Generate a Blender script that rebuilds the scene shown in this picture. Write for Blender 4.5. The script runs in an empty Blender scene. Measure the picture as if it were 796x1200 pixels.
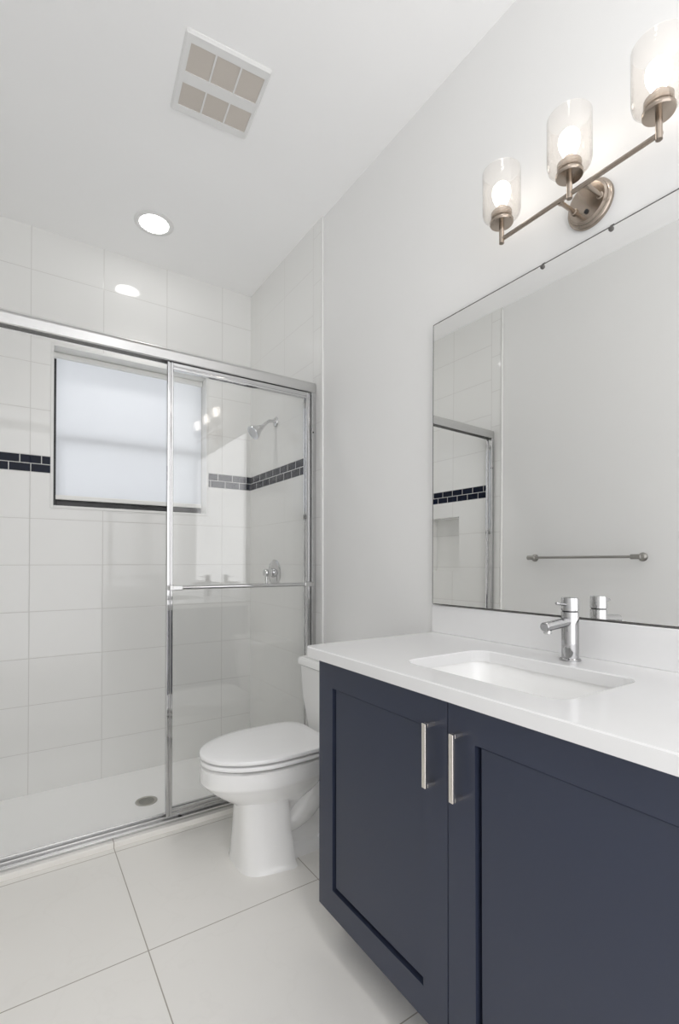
import bpy, bmesh, math, random
from mathutils import Vector, Matrix
random.seed(7)
S = bpy.context.scene
COL = S.collection

# ------------------------------------------------------------------ camera, world, exposure
CAM_Z = 1.175
cam_d = bpy.data.cameras.new('camera'); cam = bpy.data.objects.new('camera', cam_d); COL.objects.link(cam)
cam.location = (0, 0, CAM_Z)
cam.rotation_euler = (math.radians(90 + 0.611), 0, math.radians(-33.571))
cam_d.sensor_fit = 'HORIZONTAL'; cam_d.sensor_width = 36.0
cam_d.lens = 568.27 / 796 * 36.0
cam_d.shift_y = 53.26 / 796
cam_d.clip_start = 0.02
S.camera = cam

S.view_settings.view_transform = 'Standard'; S.view_settings.look = 'None'
S.view_settings.gamma = 1.0; S.view_settings.use_curve_mapping = False
S.view_settings.exposure = 0.77
S.cycles.max_bounces = 14; S.cycles.diffuse_bounces = 8; S.cycles.glossy_bounces = 8
S.cycles.transmission_bounces = 10; S.cycles.transparent_max_bounces = 24
S.cycles.caustics_reflective = False; S.cycles.caustics_refractive = False
S.cycles.sample_clamp_indirect = 6.0

world = bpy.data.worlds.new('daylight'); S.world = world; world.use_nodes = True
bg = world.node_tree.nodes['Background']; bg.inputs['Color'].default_value = (0.99, 0.985, 1.0, 1); bg.inputs['Strength'].default_value = 1.45

def portal(name, loc, rot, sx, sy):
    d = bpy.data.lights.new(name, 'AREA'); d.shape = 'RECTANGLE'; d.size = sx; d.size_y = sy
    d.cycles.is_portal = True
    o = bpy.data.objects.new(name, d); COL.objects.link(o); o.location = loc; o.rotation_euler = rot
# near wall left out so added world light fills the room from behind
portal('opening_portal', (.55, -0.80, 1.49), (math.radians(90), 0, 0), 1.556, 2.99)
portal('window_portal', (0.583, 3.34, 1.93), (math.radians(-90), 0, 0), 0.86, 0.90)

# ------------------------------------------------------------------ materials
def srgb(r, g, b):
    f = lambda c: ((c/255)/12.92 if c/255 <= .04045 else ((c/255+.055)/1.055)**2.4)
    return (f(r), f(g), f(b), 1)
class NT:
    def __init__(s, name):
        s.m = bpy.data.materials.new(name); s.m.use_nodes = True; s.t = s.m.node_tree; s.n = s.t.nodes; s.l = s.t.links
        s.bs = s.n['Principled BSDF']; s.out = s.n['Material Output']
    def node(s, typ, **k):
        n = s.n.new(typ)
        for a, b in k.items(): setattr(n, a, b)
        return n
    def set(s, n, i, v):
        if isinstance(v, bpy.types.NodeSocket): s.l.new(v, n.inputs[i])
        else: n.inputs[i].default_value = v
    def math(s, op, a, b=0.0, c=None):
        n = s.node('ShaderNodeMath', operation=op); s.set(n, 0, a); s.set(n, 1, b)
        if c is not None: s.set(n, 2, c)
        return n.outputs[0]
    def step(s, x, lo, hi):
        n = s.node('ShaderNodeMapRange', interpolation_type='SMOOTHSTEP'); s.set(n, 0, x); s.set(n, 1, lo); s.set(n, 2, hi); return n.outputs[0]
    def mix(s, f, a, b):
        n = s.node('ShaderNodeMix', data_type='RGBA'); s.set(n, 0, f); s.set(n, 6, a); s.set(n, 7, b); return n.outputs[2]
    def pos(s):
        g = s.node('ShaderNodeNewGeometry'); x = s.node('ShaderNodeSeparateXYZ'); s.l.new(g.outputs['Position'], x.inputs[0]); return x.outputs, g.outputs['Position']
    def noise(s, scale, detail=3, vec=None):
        n = s.node('ShaderNodeTexNoise'); n.inputs['Scale'].default_value = scale; n.inputs['Detail'].default_value = detail
        if vec is not None: s.l.new(vec, n.inputs['Vector'])
        else:
            t = s.node('ShaderNodeTexCoord'); s.l.new(t.outputs['Object'], n.inputs['Vector'])
        return n.outputs['Fac']
    def bump(s, h, strength, dist=0.001):
        n = s.node('ShaderNodeBump'); n.inputs['Strength'].default_value = strength; n.inputs['Distance'].default_value = dist
        s.l.new(h, n.inputs['Height']); s.l.new(n.outputs[0], s.bs.inputs['Normal'])
    def p(s, **k):
        for a, b in k.items(): s.set(s.bs, a.replace('_', ' '), b)
        return s

def plain(name, col, rough=.5, metal=0., vary=.03, scale=12, bump=0., spec=.5, coat=0.):
    t = NT(name); n = t.noise(scale)
    dark = tuple(c*(1-vary) for c in col[:3])+(1,)
    t.p(Base_Color=t.mix(n, dark, col), Roughness=rough, Metallic=metal)
    t.bs.inputs['Specular IOR Level'].default_value = spec; t.bs.inputs['Coat Weight'].default_value = coat
    t.bs.inputs['Coat Roughness'].default_value = .05
    if bump: t.bump(t.noise(scale*20, 2), bump)
    return t.m

WALLC = srgb(238, 238, 237)
M = {}
M['paint'] = plain('wall_paint', WALLC, .6, vary=.01, bump=.04, scale=6, spec=.3)
M['ceiling'] = plain('ceiling_paint', srgb(252, 252, 252), .8, vary=.01, spec=.2)
M['white_trim'] = plain('white_glazed_trim', srgb(232, 232, 230), .2, vary=.01)
M['porcelain'] = plain('white_porcelain', srgb(246, 246, 245), .08, vary=.005, coat=.3)
M['seat_plastic'] = plain('white_seat_plastic', srgb(250, 250, 250), .18, vary=.005)
M['quartz'] = plain('white_quartz', srgb(232, 232, 232), .16, vary=.015, scale=30)
M['pan'] = plain('white_shower_pan', srgb(252, 252, 251), .3, vary=.01)
M['navy'] = plain('navy_paint', srgb(48, 54, 72), .38, vary=.04, scale=4)
M['chrome'] = plain('polished_chrome', (.63, .63, .635, 1), .05, 1, vary=.02)
M['satin_chrome'] = plain('bright_aluminium', (.64, .64, .635, 1), .26, 1, vary=.03)
M['nickel'] = plain('brushed_nickel', srgb(174, 162, 150), .24, 1, vary=.08, scale=40)
M['nickel_pull'] = plain('satin_nickel_pull', srgb(254, 248, 240), .12, 1, vary=.05, scale=40)
M['steel_grate'] = plain('drain_steel', srgb(196, 194, 188), .35, 1, vary=.1)
M['satin_steel'] = plain('satin_steel', srgb(160, 158, 154), .32, 1, vary=.05)
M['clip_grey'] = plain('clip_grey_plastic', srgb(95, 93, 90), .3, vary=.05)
M['faucet_chrome'] = plain('faucet_chrome', (.47, .47, .475, 1), .05, 1)
M['black'] = plain('black_rubber', (.01, .01, .011, 1), .5)
M['bronze_frame'] = plain('dark_bronze_frame', (.012, .012, .013, 1), .35, vary=.2)
M['filter'] = plain('fan_filter_mesh', srgb(208, 201, 193), .9, vary=.06, scale=300, spec=.1)
M['fan_white'] = plain('fan_white_plastic', srgb(233, 233, 232), .45, vary=.01)
M['hem'] = plain('shade_hem_white', srgb(236, 236, 233), .4, vary=.01)

def glass_mat(name, tint, refl=1.0, rough=0.0, seeds=0.0, haze=0.0):
    t = NT(name); t.n.remove(t.bs)
    g = t.node('ShaderNodeNewGeometry')
    ior = t.node('ShaderNodeMix', data_type='FLOAT'); t.l.new(g.outputs['Backfacing'], ior.inputs[0]); ior.inputs[2].default_value = 1.5; ior.inputs[3].default_value = 1/1.5
    f = t.node('ShaderNodeFresnel'); t.l.new(ior.outputs[0], f.inputs['IOR'])
    fac = t.math('MULTIPLY', f.outputs[0], refl); fac = t.math('MINIMUM', fac, 1.0)
    tr = t.node('ShaderNodeBsdfTransparent'); tr.inputs[0].default_value = tint
    gl = t.node('ShaderNodeBsdfGlossy'); gl.inputs['Roughness'].default_value = rough
    if seeds:
        b = t.node('ShaderNodeBump'); b.inputs['Strength'].default_value = seeds; b.inputs['Distance'].default_value = .002
        t.l.new(t.noise(90, 2), b.inputs['Height']); t.l.new(b.outputs[0], gl.inputs['Normal']); t.l.new(b.outputs[0], f.inputs['Normal'])
    mx = t.node('ShaderNodeMixShader'); t.l.new(fac, mx.inputs[0]); t.l.new(tr.outputs[0], mx.inputs[1]); t.l.new(gl.outputs[0], mx.inputs[2])
    if haze:       # the tiny seeds in the glass scatter a little light
        df = t.node('ShaderNodeBsdfDiffuse'); tl = t.node('ShaderNodeBsdfTranslucent'); df.inputs[0].default_value = tl.inputs[0].default_value = (1, .98, .95, 1)
        a = t.node('ShaderNodeMixShader'); t.l.new(df.outputs[0], a.inputs[1]); t.l.new(tl.outputs[0], a.inputs[2])
        b2 = t.node('ShaderNodeMixShader'); b2.inputs[0].default_value = haze; t.l.new(mx.outputs[0], b2.inputs[1]); t.l.new(a.outputs[0], b2.inputs[2]); mx = b2
    t.l.new(mx.outputs[0], t.out.inputs[0])
    return t.m
M['glass'] = glass_mat('clear_shower_glass', (.997, .998, .997, 1), 1.0)
M['seeded_glass'] = glass_mat('clear_seeded_glass', (.975, .965, .955, 1), 1.3, .03, .35, .07)
M['window_glass'] = glass_mat('window_glass', (.95, .96, .96, 1), 1.0)

t = NT('mirror_silver'); t.p(Base_Color=(.88, .885, .875, 1), Metallic=1.0, Roughness=0.0)
t.p(Base_Color=t.mix(t.noise(3), (.98, .98, .97, 1), (.985, .985, .975, 1))); M['mirror'] = t.m

t = NT('roller_shade_fabric'); t.n.remove(t.bs)
w = t.noise(700, 1); c = t.mix(w, srgb(232, 236, 242), srgb(240, 243, 248))
d = t.node('ShaderNodeBsdfDiffuse'); tl = t.node('ShaderNodeBsdfTranslucent'); t.l.new(c, d.inputs[0]); t.l.new(c, tl.inputs[0])
mx = t.node('ShaderNodeMixShader'); mx.inputs[0].default_value = .16
t.l.new(d.outputs[0], mx.inputs[1]); t.l.new(tl.outputs[0], mx.inputs[2]); t.l.new(mx.outputs[0], t.out.inputs[0]); M['shade'] = t.m

def emit(name, col, s):
    t = NT(name); t.p(Base_Color=(.9, .9, .9, 1)); t.bs.inputs['Emission Color'].default_value = col; t.bs.inputs['Emission Strength'].default_value = s
    return t.m
M['bulb'] = emit('frosted_bulb_glow', (1, .95, .89, 1), 3.8)
M['downlight'] = emit('downlight_lens', (1, .985, .965, 1), 9.0)

# wall tile: 10 x 14 inch stacked white tiles with a two-course navy accent band
TZ, TH, BAND, TW = 1.162, 0.2504, 0.0922, 0.3549
ZB0 = TZ + 2*TH; ZB1 = ZB0 + BAND
def tile_mat(name, axis, u0, tw, b0, bw=.0985, umin=None):
    t = NT(name); x, P = t.pos(); U = x[axis]; Z = x[2]
    fu = t.math('FRACT', t.math('DIVIDE', t.math('SUBTRACT', U, u0), tw)); du = t.math('MULTIPLY', t.math('MINIMUM', fu, t.math('SUBTRACT', 1.0, fu)), tw)
    above = t.math('GREATER_THAN', Z, (ZB0+ZB1)/2)
    if umin: above = t.math('MULTIPLY', above, t.math('GREATER_THAN', U, umin))
    zz = t.math('SUBTRACT', Z, t.math('MULTIPLY', above, BAND))
    fz = t.math('FRACT', t.math('DIVIDE', t.math('SUBTRACT', zz, TZ), TH)); dz = t.math('MULTIPLY', t.math('MINIMUM', fz, t.math('SUBTRACT', 1.0, fz)), TH)
    line = t.step(t.math('MINIMUM', du, dz), .0024, .0012)
    body = t.step(t.math('MINIMUM', du, dz), .0010, .0045)
    inb = t.math('MULTIPLY', t.math('GREATER_THAN', Z, ZB0), t.math('LESS_THAN', Z, ZB1))
    if umin: inb = t.math('MULTIPLY', inb, t.math('GREATER_THAN', U, umin))
    rz = t.math('DIVIDE', t.math('SUBTRACT', Z, ZB0), BAND/2); row = t.math('FLOOR', rz); frz = t.math('FRACT', rz)
    dbz = t.math('MULTIPLY', t.math('MINIMUM', frz, t.math('SUBTRACT', 1.0, frz)), BAND/2)
    ub = t.math('ADD', t.math('DIVIDE', t.math('SUBTRACT', U, b0), bw), t.math('MULTIPLY', row, .5)); fb = t.math('FRACT', ub)
    dbu = t.math('MULTIPLY', t.math('MINIMUM', fb, t.math('SUBTRACT', 1.0, fb)), bw)
    bl = t.step(t.math('MINIMUM', dbz, dbu), .0024, .0014)
    w = t.noise(1.3, 2, P)
    white = t.mix(w, srgb(235, 235, 233), srgb(240, 240, 238))
    wt = t.mix(line, white, srgb(214, 213, 210))
    navy = t.mix(t.noise(40, 3, P), (.004, .0065, .017, 1), (.007, .011, .028, 1))
    bt = t.mix(bl, navy, srgb(214, 214, 212))
    rough = t.math('MULTIPLY_ADD', line, .4, .06)
    t.p(Base_Color=t.mix(inb, wt, bt), Roughness=rough)
    t.set(t.bs, 'Specular IOR Level', t.math('MULTIPLY_ADD', inb, -.33, .45))
    h = t.math('ADD', body, t.math('MULTIPLY', t.noise(9, 1, P), .35))
    t.bump(h, .22, .0015)
    return t.m
M['tile_back'] = tile_mat('back_wall_tile', 0, 0.0515, TW, -.0436)
M['tile_right'] = tile_mat('right_wall_tile', 1, 2.243, .3385, 3.08, umin=2.24)
M['tile_left'] = tile_mat('left_wall_tile', 1, 2.594, TW, 2.55, umin=2.24)

# floor tile 60 x 60
GX, GY, GS = .3366, 1.5537, .6
def floor_mat():
    t = NT('large_floor_tile'); x, P = t.pos(); ds = []
    for a, o in ((0, GX), (1, GY)):
        f = t.math('FRACT', t.math('DIVIDE', t.math('SUBTRACT', x[a], o), GS))
        ds.append(t.math('MULTIPLY', t.math('MINIMUM', f, t.math('SUBTRACT', 1.0, f)), GS))
    ds.append(t.math('ABSOLUTE', t.math('SUBTRACT', x[1], 2.1835)))
    # no full grid line is crossed at the last cut course
    m = t.math('MINIMUM', ds[0], ds[1])
    line = t.step(m, .0022, .0012)
    line = t.math('MAXIMUM', line, t.math('MULTIPLY', t.step(ds[2], .002, .001), .45))
    v = t.noise(2.2, 6, P); v2 = t.step(t.math('ABSOLUTE', t.math('SUBTRACT', t.noise(3.1, 8, P), .5)), .0, .012)
    base = t.mix(v, srgb(240, 238, 233), srgb(246, 244, 240))
    base = t.mix(t.math('MULTIPLY', t.math('SUBTRACT', 1.0, v2), .035), base, srgb(196, 192, 184))
    t.p(Base_Color=t.mix(line, base, srgb(172, 166, 156)), Roughness=t.math('MULTIPLY_ADD', line, .5, .24))
    t.bs.inputs['Specular IOR Level'].default_value = .4
    return t.m
M['floor'] = floor_mat()

# ------------------------------------------------------------------ mesh helpers
def box(bm, x0, x1, y0, y1, z0, z1, mi=0):
    v = [bm.verts.new(c) for c in ((x0,y0,z0),(x1,y0,z0),(x1,y1,z0),(x0,y1,z0),(x0,y0,z1),(x1,y0,z1),(x1,y1,z1),(x0,y1,z1))]
    for f in ((3,2,1,0),(4,5,6,7),(0,1,5,4),(1,2,6,5),(2,3,7,6),(3,0,4,7)):
        bm.faces.new([v[i] for i in f]).material_index = mi
    return v
def frame_of(d):
    d = Vector(d).normalized(); a = Vector((0, 0, 1)) if abs(d.z) < .9 else Vector((1, 0, 0))
    u = d.cross(a).normalized(); return u, d.cross(u).normalized()
def loft(bm, rings, cap0=True, cap1=True, smooth=True):
    R = [[bm.verts.new(p) for p in r] for r in rings]; n = len(R[0])
    for a, b in zip(R[:-1], R[1:]):
        for i in range(n):
            f = bm.faces.new((a[i], a[(i+1) % n], b[(i+1) % n], b[i])); f.smooth = smooth
    if cap0: bm.faces.new(list(reversed(R[0])))
    if cap1: bm.faces.new(R[-1])
    return R
def lathe(bm, c, axis, prof, n=32, smooth=True, closed=True):
    c = Vector(c); d = Vector(axis).normalized(); u, v = frame_of(d)
    rings = [[c + d*h + (u*math.cos(2*math.pi*k/n) + v*math.sin(2*math.pi*k/n))*r for k in range(n)] for r, h in prof]
    loft(bm, rings, closed, closed, smooth)
def cyl(bm, p0, p1, r, r1=None, n=24):
    p0, p1 = Vector(p0), Vector(p1); L = (p1-p0).length
    lathe(bm, p0, p1-p0, [(r, 0), (r if r1 is None else r1, L)], n)
def tube(bm, pts, r, n=16):
    pts = [Vector(p) for p in pts]; rings = []; u = None
    rs = r if isinstance(r, (list, tuple)) else [r]*len(pts)
    for i, p in enumerate(pts):
        d = (pts[min(i+1, len(pts)-1)] - pts[max(i-1, 0)]).normalized()
        if u is None: u, _ = frame_of(d)
        u = (u - d*u.dot(d)).normalized(); v = d.cross(u)
        rings.append([p + (u*math.cos(2*math.pi*k/n) + v*math.sin(2*math.pi*k/n))*rs[i] for k in range(n)])
    loft(bm, rings)
def bez(p0, p1, p2, p3, n=14):
    p0, p1, p2, p3 = map(Vector, (p0, p1, p2, p3)); out = []
    for i in range(n+1):
        t = i/n; out.append(p0*(1-t)**3 + p1*3*t*(1-t)**2 + p2*3*t*t*(1-t) + p3*t**3)
    return out
def prism(bm, poly, axis, a0, a1, smooth=False):
    """extrude a 2-D polygon; axis 0: poly is (y,z); 1: (x,z); 2: (x,y)"""
    def P(q, a): return ((a, q[0], q[1]), (q[0], a, q[1]), (q[0], q[1], a))[axis]
    loft(bm, [[P(q, a0) for q in poly], [P(q, a1) for q in poly]], True, True, smooth)
def rrect(x0, x1, y0, y1, r, n=8):
    rs = r if isinstance(r, (list, tuple)) else [r]*4      # corners: x1y0... order (x0y0, x1y0, x1y1, x0y1)
    out = []
    for (cx, cy, a0, rr) in ((x0+rs[0], y0+rs[0], 180, rs[0]), (x1-rs[1], y0+rs[1], 270, rs[1]), (x1-rs[2], y1-rs[2], 0, rs[2]), (x0+rs[3], y1-rs[3], 90, rs[3])):
        for k in range(n+1):
            a = math.radians(a0 + 90*k/n); out.append((cx + rr*math.cos(a), cy + rr*math.sin(a)))
    return out
def setp(o, label=None, cat=None, group=None, kind=None):
    for k, v in (('label', label), ('category', cat), ('group', group), ('kind', kind)):
        if v: o[k] = v
    return o
def thing(name, loc, label, cat, group=None):
    o = bpy.data.objects.new(name, None); COL.objects.link(o); o.location = loc; o.empty_display_size = .05
    return setp(o, label, cat, group)
def origin_of(parent):
    v = Vector((0, 0, 0))
    while parent: v += parent.location; parent = parent.parent
    return v
def obj(name, bm, mats, parent=None, bevel=0, seg=2, sub=0, label=None, smooth_angle=None, kind=None):
    bmesh.ops.remove_doubles(bm, verts=bm.verts, dist=1e-6)
    bmesh.ops.recalc_face_normals(bm, faces=bm.faces)
    bm.normal_update()
    for e_ in bm.edges:
        if len(e_.link_faces) == 2 and e_.calc_face_angle() > math.radians(38): e_.smooth = False
    off = origin_of(parent)
    if off.length: bmesh.ops.translate(bm, verts=bm.verts, vec=-off)
    me = bpy.data.meshes.new(name); bm.to_mesh(me); bm.free()
    for m in (mats if isinstance(mats, (list, tuple)) else [mats]): me.materials.append(M[m])
    o = bpy.data.objects.new(name, me); COL.objects.link(o)
    if parent: o.parent = parent
    if bevel:
        b = o.modifiers.new('bevel', 'BEVEL'); b.width = bevel; b.segments = seg; b.limit_method = 'ANGLE'; b.angle_limit = math.radians(40)
    if sub:
        s = o.modifiers.new('sub', 'SUBSURF'); s.levels = sub; s.render_levels = sub
    if label: o['label'] = label
    if kind: o['kind'] = kind
    return o
def B(): return bmesh.new()
def boxes(*bs):
    bm = B()
    for b in bs: box(bm, *b)
    return bm

# ------------------------------------------------------------------ room shell
W, L, BK, H = 1.33, -0.227, 3.080, 2.991
TR, TL = 1.318, -0.215                  # tile faces in the shower
YT = 2.160                              # where the shower tile begins
YN = -0.80                              # near end of the room, behind the camera
YS = 2.300                              # end of the bathroom floor / threshold
PZ = -0.060                             # shower pan level

obj('floor', boxes((L, W, YN, 2.186, -.10, 0)), 'floor', kind='structure')
obj('ceiling', boxes((L-.1, W+.1, YN, BK+.1, H, H+.1)), 'ceiling', kind='structure')
# right wall: painted, with the tiled face of the shower standing 12 mm proud
bm = B(); box(bm, W, W+.12, YN, BK+.02, -.12, H, 0); box(bm, TR, W, YT+.004, BK, PZ-.04, H, 1)
obj('wall_right', bm, ['paint', 'tile_right'], kind='structure')
# left wall with a recessed niche in the tiled part
NY0, NY1, NZ0, NZ1, ND = 2.53, 2.84, 1.134, 1.547, .09
bm = B(); box(bm, L-.12, L, YN, YT, -.12, H, 0)
xl0 = L-.12
for b in ((xl0, TL, YT+.004, NY0, PZ-.04, H), (xl0, TL, NY1, BK, PZ-.04, H), (xl0, TL, NY0, NY1, PZ-.04, NZ0), (xl0, TL, NY0, NY1, NZ1, H), (xl0, TL-ND, NY0, NY1, NZ0, NZ1)):
    box(bm, *b, 1)
obj('wall_left', bm, ['paint', 'tile_left'], kind='structure')
# back wall, tiled, with the window opening
WX0, WX1, WZ0, WZ1 = .157, 1.014, 1.487, 2.373
bm = B()
for b in ((L-.12, WX0, -.12, H), (WX1, W+.12, -.12, H), (WX0, WX1, -.12, WZ0), (WX0, WX1, WZ1, H)):
    box(bm, b[0], b[1], BK, BK+.128, b[2], b[3], 0)
obj('wall_back', bm, 'tile_back', kind='structure')
# bullnose edges of the shower tile
for i, (x0, x1, s) in enumerate(((TR-.001, W, -1), (L, TL+.001, 1))):
    bm = B()
    poly = [(x0, YT-.012), (x1, YT-.012), (x1, YT+.004), (x0, YT+.004)]
    prism(bm, poly, 2, 0.0, H)
    obj('trim_%d' % (i+1), bm, 'white_trim', bevel=.005, seg=3, kind='structure')
# threshold strip between bathroom floor and shower
obj('trim_3', boxes((L, W, 2.186, YS, PZ-.04, .022)), 'floor', bevel=.003, kind='structure')
# window trim: thin white edge round the opening
bm = B(); e = .012; q = .003
for b in ((WX0-e, WX0+q, WZ0-e, WZ1+e), (WX1-q, WX1+e, WZ0-e, WZ1+e), (WX0+q, WX1-q, WZ0-e, WZ0+q), (WX0+q, WX1-q, WZ1-q, WZ1+e)):
    box(bm, b[0], b[1], BK-.003, BK+.111, b[2], b[3])
obj('trim_4', bm, 'white_trim', bevel=.002, kind='structure')

# window: dark frame, sashes with a meeting rail
wy = BK + .112
bm = B(); f = .022
for b in ((WX0, WX0+f, WZ0, WZ1), (WX1-f, WX1, WZ0, WZ1), (WX0+f, WX1-f, WZ0, WZ0+.04), (WX0+f, WX1-f, WZ1-.022, WZ1)):
    box(bm, b[0], b[1], wy, wy+.030, b[2], b[3])
win = obj('window_1', bm, 'bronze_frame', bevel=.002, kind='structure')
zm = 1.888
bm = boxes((WX0+f, WX1-f, wy+.003, wy+.030, zm-.022, zm+.022)); obj('meeting_rail', bm, 'bronze_frame', win, bevel=.002, kind='structure')
bm = boxes((WX0+f, WX0+f+.018, wy+.006, wy+.027, WZ0+.04, zm-.022), (WX1-f-.018, WX1-f, wy+.006, wy+.027, WZ0+.04, zm-.022), (WX0+f+.018, WX1-f-.018, wy+.006, wy+.027, WZ0+.04, WZ0+.068))
obj('lower_sash', bm, 'bronze_frame', win, bevel=.002, kind='structure')
obj('window_pane', boxes((WX0+f, WX1-f, wy+.014, wy+.018, WZ0+.04, zm-.022)), 'window_glass', win, kind='structure')
obj('window_pane', boxes((WX0+f, WX1-f, wy+.022, wy+.026, zm+.022, WZ1-.022)), 'window_glass', win, kind='structure')

# ------------------------------------------------------------------ roller shade
sy = BK + .098
t = thing('roller_shade', ((WX0+WX1)/2, sy, WZ1), 'white translucent roller shade pulled down in front of the dark framed shower window', 'window shade')
SX0, SX1, SZ0, SZ1 = .177, 1.009, 1.550, WZ1-.028
bm = B()
nx, nz = 24, 30
def sp(i, j, dy): 
    x = SX0 + (SX1-SX0)*i/nx; z = SZ0 + (SZ1-SZ0)*j/nz
    return (x, sy + dy + .0015*math.sin(x*9)*(1-j/nz), z)
g = [[bm.verts.new(sp(i, j, 0)) for i in range(nx+1)] for j in range(nz+1)]
for j in range(nz):
    for i in range(nx): bm.faces.new((g[j][i], g[j][i+1], g[j+1][i+1], g[j+1][i])).smooth = True
obj('shade_fabric', bm, 'shade', t)
bm = B(); prism(bm, rrect(sy-.007, sy+.007, SZ0-.016, SZ0+.010, .005, 4), 0, SX0-.001, SX1+.001); obj('hem_bar', bm, 'hem', t)
bm = B(); prism(bm, rrect(sy-.016, sy+.016, WZ1-.035, WZ1-.0035, .007, 4), 0, WX0+.004, WX1-.004); obj('headrail', bm, 'hem', t)

# ------------------------------------------------------------------ shower pan and drain
t = thing('shower_pan', ((TL+TR)/2, 2.69, PZ), 'white low shower pan with a round steel drain inside the glass shower', 'shower pan')
obj('pan_floor', boxes((TL, TR, YS, BK, PZ-.04, PZ)), 'pan', t, bevel=.004)
dc = (.562, 2.656, PZ)
bm = B(); lathe(bm, dc, (0, 0, 1), [(.046, -.002), (.054, .0), (.054, .002), (.050, .004), (.042, .0035), (.040, .002)], 40)
dr = obj('drain', bm, 'steel_grate', t)
bm = B()
for r, n in ((.012, 6), (.023, 12), (.033, 18)):
    for k in range(n):
        a = 2*math.pi*k/n; cyl(bm, (dc[0]+r*math.cos(a), dc[1]+r*math.sin(a), PZ+.0015), (dc[0]+r*math.cos(a), dc[1]+r*math.sin(a), PZ+.0028), .0032, n=10)
obj('drain_holes', bm, 'black', dr)

# ------------------------------------------------------------------ sliding shower enclosure
YH = 2.2115
t = thing('shower_enclosure', ((TL+TR)/2, YH+.03, .022), 'chrome framed sliding glass shower enclosure across the tiled alcove', 'shower enclosure')
ZH0, ZH1 = 2.077, 2.134
prof = [(YH+.003, ZH0), (YH, ZH0+.004), (YH, ZH1-.016), (YH+.004, ZH1-.006), (YH+.012, ZH1-.001), (YH+.045, ZH1), (YH+.055, ZH1-.006), (YH+.055, ZH0),
        (YH+.050, ZH0), (YH+.050, ZH0+.03), (YH+.008, ZH0+.03), (YH+.008, ZH0)]
bm = B(); prism(bm, prof, 0, TL+.001, TR-.001); obj('header_rail', bm, 'satin_chrome', t, bevel=.0012)
prof = [(YH, .022), (YH, .032), (YH+.004, .035), (YH+.008, .032), (YH+.010, .027), (YH+.024, .027), (YH+.026, .042), (YH+.029, .042), (YH+.031, .028), (YH+.046, .028), (YH+.049, .050), (YH+.055, .050), (YH+.056, .022)]
bm = B(); prism(bm, prof, 0, TL+.001, TR-.001); obj('bottom_track', bm, 'satin_chrome', t, bevel=.0008)
obj('bumper', boxes((.612, .624, YH+.008, YH+.022, .027, .034)), 'black', t, bevel=.002)
def jamb(xw, s):
    bm = B()
    pl = [(xw, YH+.001), (xw+s*.024, YH+.001), (xw+s*.026, YH+.004), (xw+s*.026, YH+.012), (xw+s*.010, YH+.014), (xw+s*.010, YH+.046), (xw+s*.022, YH+.048), (xw+s*.022, YH+.055), (xw, YH+.055)]
    prism(bm, pl, 2, .028, ZH0); 
    o = obj('wall_jamb', bm, 'chrome', t, bevel=.001)
    bm = B(); lathe(bm, (xw+s*.0255, YH+.007, 1.865), (s, 0, 0), [(.004, 0), (.004, .002), (.002, .003)], 12); lathe(bm, (xw+s*.017, YH+.001, 1.865), (0, -1, 0), [(.004, 0), (.004, .0015), (.002, .002)], 12); obj('screw', bm, 'black', o)
jamb(TR, -1); jamb(TL, 1)
def panel(x0, x1, yc, label, bar, z1):
    z0 = .050
    bm = B()
    def stile(xa, xb):
        w = (xb-xa)
        pl = [(xa, yc-.006), (xa+.002, yc-.009), (xa+w*.33, yc-.009), (xa+w*.42, yc-.004), (xa+w*.58, yc-.004), (xa+w*.67, yc-.009), (xb-.002, yc-.009), (xb, yc-.006), (xb, yc+.007), (xa, yc+.007)]
        prism(bm, pl, 2, z0, z1)
    stile(x0, x0+.027); stile(x1-.024, x1)
    for za, zb in ((z1-.030, z1-.001), (z0+.001, z0+.026)):
        pl = [(yc-.008, za), (yc-.008, za+.008), (yc-.005, za+.012), (yc-.008, za+.016), (yc-.008, zb), (yc+.007, zb), (yc+.007, za)]
        prism(bm, pl, 0, x0+.026, x1-.023)
    pn = obj('sliding_panel', bm, 'chrome', t, bevel=.0008, label=label)
    obj('glass_pane', boxes((x0+.018, x1-.016, yc-.0025, yc+.0025, z0+.016, z1-.016)), 'glass', pn)
    if bar:
        zb = 1.063; yb = yc-.042
        bm = B(); cyl(bm, (x0+.014, yb, zb), (x1-.012, yb, zb), .0085, n=20)
        tb = obj('towel_bar', bm, 'chrome', pn)
        for xc, s in ((x0+.014, 1), (x1-.012, -1)):
            bm = B(); box(bm, xc-.012, xc+.012, yb-.010, yc-.009, zb-.011, zb+.011)
            box(bm, min(xc, xc+s*.045), max(xc, xc+s*.045), yb-.011, yb+.011, zb-.010, zb+.010)
            obj('bar_bracket', bm, 'satin_chrome', pn, bevel=.003)
panel(.552, 1.290, YH+.016, 'outer sliding glass panel, with a towel bar', True, 2.074)
panel(.556, 1.291, YH+.039, 'plain glass panel slid behind the outer one', False, 2.079)

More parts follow.
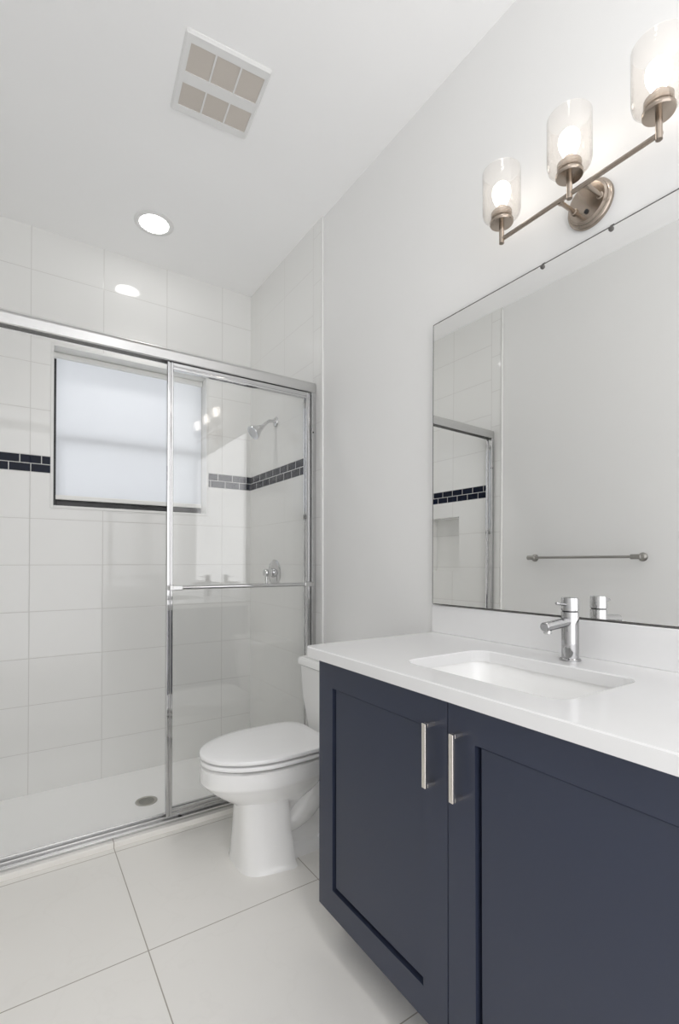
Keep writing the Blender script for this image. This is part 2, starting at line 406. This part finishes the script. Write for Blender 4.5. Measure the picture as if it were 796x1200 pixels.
# ------------------------------------------------------------------ shower head and valve
hy, hz = 2.694, 2.040
t = thing('showerhead', (TR, hy, hz), 'chrome shower head on a short bent arm high on the tiled wall', 'shower head')
bm = B(); lathe(bm, (TR, hy, hz), (-1, 0, 0), [(.030, 0), (.030, .003), (.026, .009), (.014, .012)], 32); obj('flange', bm, 'chrome', t)
bm = B(); tube(bm, bez((TR-.008, hy, hz), (TR-.06, hy, hz+.004), (TR-.055, hy, hz-.012), (TR-.098, hy, hz-.050)), .0095); obj('arm', bm, 'chrome', t)
hd = Vector((-.80, -.05, -.62)).normalized(); hp = Vector((TR-.090, hy, hz-.042))
bm = B(); lathe(bm, hp, hd, [(.010, 0), (.016, .004), (.017, .016), (.020, .022), (.030, .045), (.043, .068), (.045, .076), (.043, .081), (.036, .081), (.034, .079)], 36)
h = obj('spray_head', bm, 'chrome', t)
bm = B(); u, v = frame_of(hd)
for r, n in ((.009, 6), (.018, 12), (.027, 16)):
    for k in range(n):
        a = 2*math.pi*k/n; q = hp + hd*.0785 + (u*math.cos(a)+v*math.sin(a))*r; cyl(bm, q, q+hd*.003, .0022, n=8)
obj('nozzles', bm, 'steel_grate', h)

vy, vz = 2.705, 1.112
t = thing('shower_valve', (TR, vy, vz), 'chrome single handle shower valve with round wall plate below the shower head', 'shower valve')
bm = B(); lathe(bm, (TR, vy, vz), (-1, 0, 0), [(.082, 0), (.082, .002), (.076, .008), (.05, .012), (.03, .013)], 48); obj('wall_plate', bm, 'chrome', t)
bm = B(); lathe(bm, (TR-.010, vy, vz), (-1, 0, 0), [(.028, 0), (.028, .02), (.024, .024), (.024, .055), (.021, .060)], 32); hh = obj('handle_hub', bm, 'chrome', t)
bm = B(); tube(bm, [(TR-.055, vy, vz), (TR-.058, vy-.005, vz-.03), (TR-.060, vy-.012, vz-.075)], [.010, .009, .007]); obj('lever', bm, 'chrome', t)

# ------------------------------------------------------------------ toilet
TYC = 1.825
def egg(xf, xb, hw, z, n=56, pf=2.0, pb=3.0, split=.55, yc=TYC):
    """plan outline: the front (towards -x) rounder than the back"""
    xm = xf + (xb-xf)*split; out = []
    for k in range(n):
        a = 2*math.pi*k/n; c, s = math.cos(a), math.sin(a)
        p = pf if c < 0 else pb
        r = (abs(c)**p + abs(s)**p)**(-1/p)
        out.append((xm + c*r*((xm-xf) if c < 0 else (xb-xm)), yc + s*r*hw, z))
    return out
t = thing('toilet', (.98, TYC, 0), 'white two piece toilet with closed lid between the vanity and the shower', 'toilet')
bm = B()
loft(bm, [egg(.615, 1.06, .150, .392, pb=3.2), egg(.600, 1.075, .170, .398, pb=3.2), egg(.586, 1.08, .184, .393, pb=3.2), egg(.585, 1.08, .184, .372, pb=3.2), egg(.582, 1.08, .187, .342, pb=3.2), egg(.583, 1.08, .186, .336, pb=3.2), egg(.590, 1.08, .181, .329, pb=3.2),
          egg(.603, 1.08, .173, .314, pb=3), egg(.624, 1.08, .161, .294, pb=2.8), egg(.652, 1.07, .145, .272, pb=2.8), egg(.684, 1.05, .125, .250, pb=2.8), egg(.711, 1.03, .108, .232, pb=2.8), egg(.728, 1.0, .097, .212, pb=2.8),
          egg(.735, .97, .090, .18, pb=2.8)])
# pedestal: a boxy column with a rounded front
def ped(xf, xb, hw, z):
    yc = 1.808
    return [(px, yc + (py-yc)*(1 + .34*((px-xf)/(xb-xf)-.5)), pz) for px, py, pz in egg(xf, xb, hw, z, pf=3.6, pb=9.0, split=.45, yc=yc)]
loft(bm, [ped(.724, .895, .096, .300), ped(.722, .898, .100, .23), ped(.718, .904, .110, .13), ped(.712, .913, .125, .03), ped(.709, .918, .132, .008), ped(.708, .919, .135, 0)])
# rear leg, foot plate, deck under the tank
rr = lambda x0, x1, hw, z, r: [(p[0], p[1], z) for p in rrect(x0, x1, TYC-hw, TYC+hw, r, 5)]
loft(bm, [rr(.84, 1.20, .080, .02, .03), rr(.84, 1.21, .070, .10, .03), rr(.84, 1.24, .066, .20, .03), rr(.88, 1.28, .085, .32, .03), rr(.98, 1.31, .110, .37, .03), rr(.98, 1.315, .118, .395, .03)])
loft(bm, [rr(.86, 1.235, .112, 0, .05), rr(.865, 1.232, .108, .020, .05), rr(.88, 1.22, .092, .036, .05), rr(.89, 1.20, .07, .045, .05)])
bowl = obj('bowl', bm, 'porcelain', t)
bm = B()
for s in (-1, 1):
    tube(bm, bez((.885, TYC+s*.052, .125), (.98, TYC+s*.060, .13), (1.06, TYC+s*.064, .24), (1.10, TYC+s*.066, .345), 18), [.030+.018*math.sin(math.pi*i/18)+.012 for i in range(19)], 18)
    tube(bm, bez((1.10, TYC+s*.055, .05), (1.14, TYC+s*.06, .10), (1.16, TYC+s*.058, .14), (1.19, TYC+s*.05, .10), 12), .042, 16)
obj('trapway', bm, 'porcelain', bowl)
for s in (-1, 1):
    bm = B(); lathe(bm, (1.06, TYC+s*.088, .034), (0, 0, 1), [(.014, 0), (.014, .008), (.010, .014), (.004, .016)], 20)
    obj('bolt_cap', bm, 'seat_plastic', bowl)
# seat ring and lid
def slab(x0, x1, hw, z0, z1, pb, e=.006, dome=0):
    bm = B()
    rings = [egg(x0+e, x1-e, hw-e, z0, pb=pb), egg(x0+e*.3, x1-e*.3, hw-e*.3, z0+e*.4, pb=pb), egg(x0, x1, hw, z0+e, pb=pb), egg(x0, x1, hw, z1-e, pb=pb), egg(x0+e*.4, x1-e*.4, hw-e*.4, z1-e*.35, pb=pb), egg(x0+e*1.4, x1-e*1.4, hw-e*1.4, z1, pb=pb)]
    if dome:
        for f, dz in ((.85, .55), (.6, .85), (.3, 1.0)):
            xc = (x0+x1)/2; a = (x1-x0)/2*f; rings.append(egg(xc-a, xc+a, hw*f, z1+dome*dz, pb=pb))
    loft(bm, rings); return bm
obj('seat', slab(.583, 1.080, .185, .4055, .4215, 4, .004), 'seat_plastic', t)
obj('lid', slab(.581, 1.085, .187, .4290, .4465, 5, .005, .004), 'seat_plastic', t)
for s in (-1, 1):
    obj('seat_hinge', boxes((1.075, 1.10, TYC+s*.075-.02, TYC+s*.075+.02, .40, .436)), 'seat_plastic', t, bevel=.006)
bm = B()
tk = lambda x0, x1, hw, z: [(p[0], p[1], z) for p in rrect(x0, x1, TYC-hw, TYC+hw, [.03, .012, .012, .03], 6)]
loft(bm, [tk(1.15, 1.312, .170, .397), tk(1.14, 1.316, .180, .405), tk(1.118, 1.318, .192, .55), tk(1.108, 1.318, .198, .695)])
tank = obj('tank', bm, 'porcelain', t)
bm = B(); loft(bm, [tk(1.106, 1.321, .203, .697), tk(1.099, 1.322, .210, .702), tk(1.099, 1.322, .210, .720), tk(1.103, 1.320, .206, .729), tk(1.115, 1.312, .194, .733)])
obj('tank_lid', bm, 'porcelain', t)
bm = B(); ly = TYC-.14; cyl(bm, (1.112, ly, .65), (1.095, ly, .65), .012); tube(bm, [(1.096, ly, .65), (1.092, ly+.03, .648), (1.092, ly+.075, .640)], [.007, .006, .005]); obj('flush_lever', bm, 'chrome', tank)

# ------------------------------------------------------------------ vanity cabinet
KX, KY0, KY1, KZ0, KZ1, GAP = .790, .215, 1.3055, .1177, .881, .7610
t = thing('vanity_cabinet', (1.05, (KY0+KY1)/2, 0), 'navy blue two door shaker vanity cabinet under the white countertop', 'vanity cabinet')
fx = KX + .028
bm = B()
box(bm, fx, fx+.018, KY0, KY1, KZ0, KZ0+.03); box(bm, fx, fx+.018, KY0, KY1, KZ1-.03, KZ1-.001)
box(bm, fx, W-.001, KY1-.018, KY1, KZ0, KZ1-.001); box(bm, fx, W-.001, KY0, KY0+.018, KZ0, KZ1-.001)
box(bm, .890, W-.001, KY1-.018, KY1, 0, KZ0); box(bm, .890, W-.001, KY0, KY0+.018, 0, KZ0)
box(bm, fx, W-.001, KY0+.018, KY1-.018, KZ0+.004, KZ0+.020); box(bm, W-.013, W-.001, KY0+.018, KY1-.018, KZ0+.02, KZ1-.001)
box(bm, fx, fx+.018, GAP-.02, GAP+.02, KZ0+.03, KZ1-.03)
obj('carcass', bm, 'navy', t, bevel=.001)
obj('toe_kick', boxes((.890, .905, KY0+.018, KY1-.018, 0, KZ0+.004)), 'navy', t)
def door(y0, y1, hy, label, hl):
    z0, z1, r = KZ0, KZ1-.008, .076
    bm = B()
    # frame with a square-edged recess
    xo, xi = KX, KX+.010
    def ring(x, a): return [(x, y0+a, z0+a), (x, y1-a, z0+a), (x, y1-a, z1-a), (x, y0+a, z1-a)]
    def gap(x, e=0): return [(x, y0+r+.003+e, z0+r+.012+e), (x, y1-r-.012-e, z0+r+.012+e), (x, y1-r-.012-e, z1-r-.003-e), (x, y0+r+.003+e, z1-r-.003-e)]
    loft(bm, [ring(xo+.0270, .001), ring(xo+.001, 0), ring(xo, .001), ring(xo, r), ring(xo+.0245, r), gap(xo+.0245), gap(xo+.006), gap(xo+.0055, .0005)], True, True, False)
    d = obj('door', bm, 'navy', t, label=label)
    za, zb = .671, .815; xb = KX-.032; w = .006
    bm = B()
    box(bm, xb, xb+.008, hy-w, hy+w, za, zb)
    for zc in (za+.005, zb-.005): box(bm, xb+.007, KX, hy-w, hy+w, zc-.005, zc+.005)
    obj('handle', bm, 'nickel_pull', d, bevel=.0008, label=hl)
door(GAP+.0013, KY1, .8035, 'cabinet door nearer the toilet', 'satin nickel bar pull nearer the toilet')
door(KY0, GAP-.0013, .7215, 'cabinet door at the right edge of the photo', 'satin nickel bar pull further from the toilet')

# ------------------------------------------------------------------ countertop, sink, faucet
CX, CY0, CY1, CZ0, CZ1 = .757, .178, 1.342, .881, .913
HX0, HX1, HY0, HY1 = .858, 1.163, .532, .988
t = thing('countertop', (1.05, .76, CZ0), 'white quartz vanity countertop with backsplash and a cut out for the sink', 'countertop')
def slab_hole(outer, inner, z0, z1, ease=.003):
    bm = B()
    def loop(pts, z): 
        vs = [bm.verts.new((x, y, z)) for x, y in pts]; es = [bm.edges.new((vs[i], vs[(i+1) % len(vs)])) for i in range(len(vs))]; return vs, es
    def shrink(pts, d, inward):
        n = len(pts); out = []
        cx = sum(p[0] for p in pts)/n; cy = sum(p[1] for p in pts)/n
        for i in range(n):
            a, b = Vector(pts[i-1]), Vector(pts[(i+1) % n]); e = (b-a); 
            nn = Vector((e.y, -e.x)).normalized() if e.length else Vector((0, 0))
            if nn.dot(Vector((cx, cy))-Vector(pts[i])) < 0: nn = -nn
            out.append(tuple(Vector(pts[i]) + nn*(d if inward else -d)))
        return out
    ot, it = shrink(outer, ease, True), shrink(inner, ease, False)
    A, ea = loop(ot, z1); Bv, eb = loop(it, z1)
    bmesh.ops.triangle_fill(bm, use_beauty=True, edges=ea+eb)
    C_, ec = loop(outer, z0); D, ed = loop(inner, z0)
    bmesh.ops.triangle_fill(bm, use_beauty=True, edges=ec+ed)
    A2, _ = loop(outer, z1-ease); B2, _ = loop(inner, z1-ease)
    for p, q in ((A, A2), (A2, C_), (Bv, B2), (B2, D)):
        n = len(p)
        for i in range(n): bm.faces.new((p[i], p[(i+1) % n], q[(i+1) % n], q[i]))
    return bm
outer = rrect(CX, W-.0005, CY0, CY1, [.012, .001, .001, .022], 8)
inner = rrect(HX0, HX1, HY0, HY1, .045, 10)
obj('slab', slab_hole(outer, inner, CZ0, CZ1), 'quartz', t)
obj('backsplash', boxes((1.310, W-.0005, CY0, CY1, CZ1, 1.0165)), 'quartz', t, bevel=.002)

t = thing('sink', ((HX0+HX1)/2, (HY0+HY1)/2, .74), 'white rectangular undermount basin set below the countertop cut out', 'sink')
bm = B()
rg = lambda e, z, r: [(x, y, z) for x, y in rrect(HX0-e, HX1+e, HY0-e, HY1+e, r, 10)]
loft(bm, [rg(.022, CZ0, .055), rg(.006, CZ0, .05), rg(.004, CZ0-.006, .048), rg(-.004, CZ0-.06, .05), rg(-.016, CZ0-.115, .055), rg(-.034, CZ0-.137, .06), rg(-.07, CZ0-.146, .06), rg(-.125, CZ0-.150, .02)], False, True)
loft(bm, [rg(.022, CZ0, .055), rg(.022, CZ0-.012, .055), rg(.008, CZ0-.07, .055), rg(-.01, CZ0-.14, .06), rg(-.07, CZ0-.16, .06)], False, True)
obj('basin', bm, 'porcelain', t)
bm = B(); lathe(bm, ((HX0+HX1)/2+.03, (HY0+HY1)/2, CZ0-.150), (0, 0, 1), [(.032, 0), (.032, .002), (.026, .004), (.022, .002), (.018, .006), (.006, .008)], 32); obj('drain_stopper', bm, 'chrome', t)

FX, FY = 1.237, .744
t = thing('faucet', (FX, FY, CZ1), 'polished chrome single handle basin faucet standing behind the sink', 'faucet')
bm = B(); lathe(bm, (FX, FY, CZ1), (0, 0, 1), [(.027, 0), (.027, .004), (.024, .007), (.022, .008), (.022, .128), (.0215, .130)], 40); obj('body', bm, 'faucet_chrome', t)
bm = B()
# cap is cut on a slant like the joint line of the photo
n = 40; r = .022
base = [(FX + r*math.cos(2*math.pi*k/n), FY + r*math.sin(2*math.pi*k/n), CZ1+.1335 + .0*math.cos(2*math.pi*k/n)) for k in range(n)]
loft(bm, [base, [(x, y, CZ1+.164) for x, y, z in base], [(FX+(x-FX)*.94, FY+(y-FY)*.94, CZ1+.168) for x, y, z in base]])
cap = obj('handle_cap', bm, 'faucet_chrome', t)
bm = B(); cyl(bm, (FX, FY, CZ1+.129), (FX, FY, CZ1+.134), .0195, n=32); obj('joint_ring', bm, 'black', t)
bm = B(); tube(bm, [(FX-.018, FY, CZ1+.150), (FX-.045, FY, CZ1+.153), (FX-.062, FY, CZ1+.1555), (FX-.064, FY, CZ1+.1555)], [.0042, .0038, .0038, .003], 14); obj('lever', bm, 'faucet_chrome', cap)
bm = B(); sp0 = Vector((FX-.015, FY, CZ1+.104)); sp1 = Vector((FX-.114, FY, CZ1+.097))
cyl(bm, sp0, sp1, .0130, .0125, n=28); lathe(bm, sp1, sp1-sp0, [(.0125, 0), (.0115, .0015), (.010, .002)], 28)
s_ = obj('spout', bm, 'faucet_chrome', t)
bm = B(); lathe(bm, (FX-.101, FY, CZ1+.088), (0, 0, -1), [(.010, 0), (.010, .008), (.008, .009), (.007, .007)], 24); obj('aerator', bm, 'satin_chrome', s_)

# ------------------------------------------------------------------ mirror
MY0, MY1, MZ0, MZ1 = .19, 1.3294, 1.0205, 2.0756
ME, MG = -.0126149, .0071952
mxp = lambda y, z, o=0: 1.312 + ME*(y-.9) + MG*(z-1.575) + o
t = thing('wall_mirror', (1.32, (MY0+MY1)/2, MZ0), 'large frameless rectangular mirror above the vanity backsplash', 'mirror')
bm = B(); loft(bm, [[(mxp(y, z, o), y, z) for y, z in ((MY0, MZ0), (MY1, MZ0), (MY1, MZ1), (MY0, MZ1))] for o in (0, .005)], True, True, False)
mir = obj('mirror_glass', bm, ['mirror', 'bronze_frame'], t)
for p in mir.data.polygons:
    if abs(p.normal.x) < .5 or p.normal.x > 0: p.material_index = 1
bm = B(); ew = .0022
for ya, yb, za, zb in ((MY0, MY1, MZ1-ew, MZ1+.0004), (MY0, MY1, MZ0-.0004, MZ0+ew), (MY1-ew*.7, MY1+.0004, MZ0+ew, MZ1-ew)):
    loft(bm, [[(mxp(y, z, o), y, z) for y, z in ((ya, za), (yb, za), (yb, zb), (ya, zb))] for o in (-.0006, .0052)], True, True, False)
obj('edge_strip', bm, 'clip_grey', t)  # thin dark grey strips along the top, bottom and left edges of the mirror
for y in (.873, .671):
    bm = B(); x = mxp(y, MZ1)
    lathe(bm, (x+.006, y, MZ1-.0075), (-1, 0, 0), [(.0065, 0), (.0065, .009), (.005, .011), (.003, .0115)], 20)
    box(bm, x+.004, W, y-.005, y+.005, MZ1+.0005, MZ1+.006)
    obj('mirror_clip', bm, 'clip_grey', t, bevel=.0006)

# ------------------------------------------------------------------ vanity light
LX, LYC, LZ = 1.230, .734, 2.165
t = thing('vanity_light', (W, LYC, LZ), 'brushed nickel three light bar sconce with clear glass shades above the mirror', 'wall light')
bm = B(); lathe(bm, (W, .732, 2.174), (-1, 0, 0), [(.064, 0), (.064, .008), (.061, .012), (.056, .014), (.055, .020), (.050, .023)], 56)
pl = obj('back_plate', bm, 'nickel', t)
bm = B(); lathe(bm, (W-.022, .732, 2.147), (-1, 0, 0), [(.006, 0), (.006, .004), (.003, .006)], 16); obj('finial', bm, 'black', pl)
for y in (.692, .766):
    bm = B(); cyl(bm, (W-.02, y, LZ), (LX, y, LZ), .0058, n=18); lathe(bm, (W-.022, y, LZ), (-1, 0, 0), [(.009, 0), (.009, .006), (.006, .008)], 18)
    lathe(bm, (LX+.012, y, LZ), (-1, 0, 0), [(.008, 0), (.008, .012)], 18)
    obj('arm', bm, 'nickel', t)
bm = B(); cyl(bm, (LX, .512, LZ), (LX, .957, LZ), .0062, n=20)
for y in (.512, .957): lathe(bm, (LX, y, LZ), (0, 1 if y > .7 else -1, 0), [(.0062, 0), (.004, .003)], 20)
obj('cross_bar', bm, 'nickel', t)
for y, pos_ in ((.953, 'nearest the shower'), (.734, 'in the middle'), (.516, 'at the photo edge')):
    lx = LX-.002
    bm = B()
    cyl(bm, (lx, y, LZ-.014), (lx, y, LZ+.050), .0075, n=20)
    lathe(bm, (lx, y, LZ+.044), (0, 0, 1), [(.012, 0), (.033, .001), (.0345, .003), (.0345, .011), (.033, .013), (.029, .0135), (.029, .016), (.031, .017), (.031, .036), (.029, .038), (.016, .040), (.016, .052), (.013, .054)], 36)
    hd_ = obj('lamp_holder', bm, 'nickel', t)
    bm = B(); zb = LZ + .062
    outp = [(.032, 0), (.046, .003), (.053, .010), (.056, .022), (.056, .143)]; inp = [(.0538, .143), (.0538, .023), (.051, .012), (.045, .006), (.032, .003)]
    lathe(bm, (lx, y, zb), (0, 0, 1), outp + inp, 48, True, False)
    # close the wall between the outer and inner edge at the neck
    obj('glass_shade', bm, 'seeded_glass', hd_)
    bm = B(); lathe(bm, (lx, y, LZ+.096), (0, 0, 1), [(.012, 0), (.014, .006), (.020, .018), (.0255, .032), (.0275, .046), (.0255, .060), (.018, .070), (.008, .0745), (.001, .0755)], 28); obj('bulb', bm, 'bulb', hd_)

# ------------------------------------------------------------------ ceiling: downlight and exhaust fan
def can(x, y, label, watts):
    t = thing('recessed_light', (x, y, H), label, 'ceiling light', 'recessed ceiling downlights')
    bm = B(); lathe(bm, (x, y, H), (0, 0, -1), [(.100, 0), (.100, .002), (.094, .006), (.082, .007), (.074, .004)], 56); obj('trim_ring', bm, 'fan_white', t)
    bm = B(); lathe(bm, (x, y, H-.001), (0, 0, -1), [(.0735, 0), (.0735, .003), (.06, .0045), (.02, .005)], 48); obj('lens', bm, 'downlight', t)
    d = bpy.data.lights.new('downlight_beam', 'SPOT'); d.energy = watts; d.spot_size = math.radians(100); d.spot_blend = 1.0; d.shadow_soft_size = .07; d.color = (1, .975, .95)
    o = bpy.data.objects.new('downlight_beam', d); COL.objects.link(o); o.parent = t; o.location = (0, 0, -.085)
can(.598, 2.697, 'round lit recessed ceiling downlight above the shower', 10)
can(.56, .35, 'added unseen ceiling downlight for fill light, near the open end of the room, over the vanity', 9)  # made-up downlight outside the view, put in to brighten the room

fc = Vector((.634, 1.789, H)); fa = math.radians(-5)
t = thing('exhaust_fan', fc, 'white square ceiling exhaust fan grille with six grey mesh openings', 'exhaust fan')
R = Matrix.Rotation(fa, 3, 'Z')
def rot(bm):
    for v in bm.verts: v.co = R @ (v.co - fc) + fc
    return bm
hx, hyf = .155, .166
cells = []
for (ya, yb) in ((-.128, -.017), (.028, .128)):
    for k in range(3):
        x0 = -.131 + k*.0915; cells.append((x0, x0+.0855, ya, yb))
bm = B()
def fr(sx, sy, z): return [(fc.x+p[0], fc.y+p[1], H-z) for p in rrect(-sx, sx, -sy, sy, .012, 4)]
# grille face: strips leave the six cells open
xs = [-.148, -.131, -.0455, -.0395, .046, .052, .1375, .148]; ys = [-.158, -.128, -.017, .028, .128, .158]
for j in range(5):
    for i in range(7):
        if i in (1, 3, 5) and j in (1, 3): continue
        box(bm, fc.x+xs[i], fc.x+xs[i+1], fc.y+ys[j], fc.y+ys[j+1], H-.010, H-.005)
loft(bm, [fr(hx, hyf, 0), fr(hx, hyf, .003), fr(.148, .158, .0095)], False, False, False)
bmesh.ops.remove_doubles(bm, verts=bm.verts, dist=1e-5)
obj('grille', rot(bm), 'fan_white', t)
for c in cells:
    bm = boxes((fc.x+c[0], fc.x+c[1], fc.y+c[2], fc.y+c[3], H-.007, H-.005)); obj('mesh_insert', rot(bm), 'filter', t, label='grey mesh insert of the fan grille')

# ------------------------------------------------------------------ towel bar on the left wall (seen in the mirror)
t = thing('towel_bar', (L, 1.571, 1.228), 'slim chrome wall towel bar opposite the vanity, seen in the mirror', 'towel bar')
bm = B(); cyl(bm, (L+.060, 1.246, 1.228), (L+.060, 1.896, 1.228), .0075, n=20); obj('bar', bm, 'satin_steel', t)
for y, sg in ((1.246, 1), (1.896, -1)):
    bm = B(); lathe(bm, (L, y, 1.228), (1, 0, 0), [(.024, 0), (.024, .004), (.016, .008), (.0115, .012), (.0115, .055)], 28)
    lathe(bm, (L+.060, y-sg*.016, 1.228), (0, sg, 0), [(.011, 0), (.0135, .002), (.0135, .052), (.011, .055), (.0076, .056)], 28)
    obj('post', bm, 'satin_steel', t)
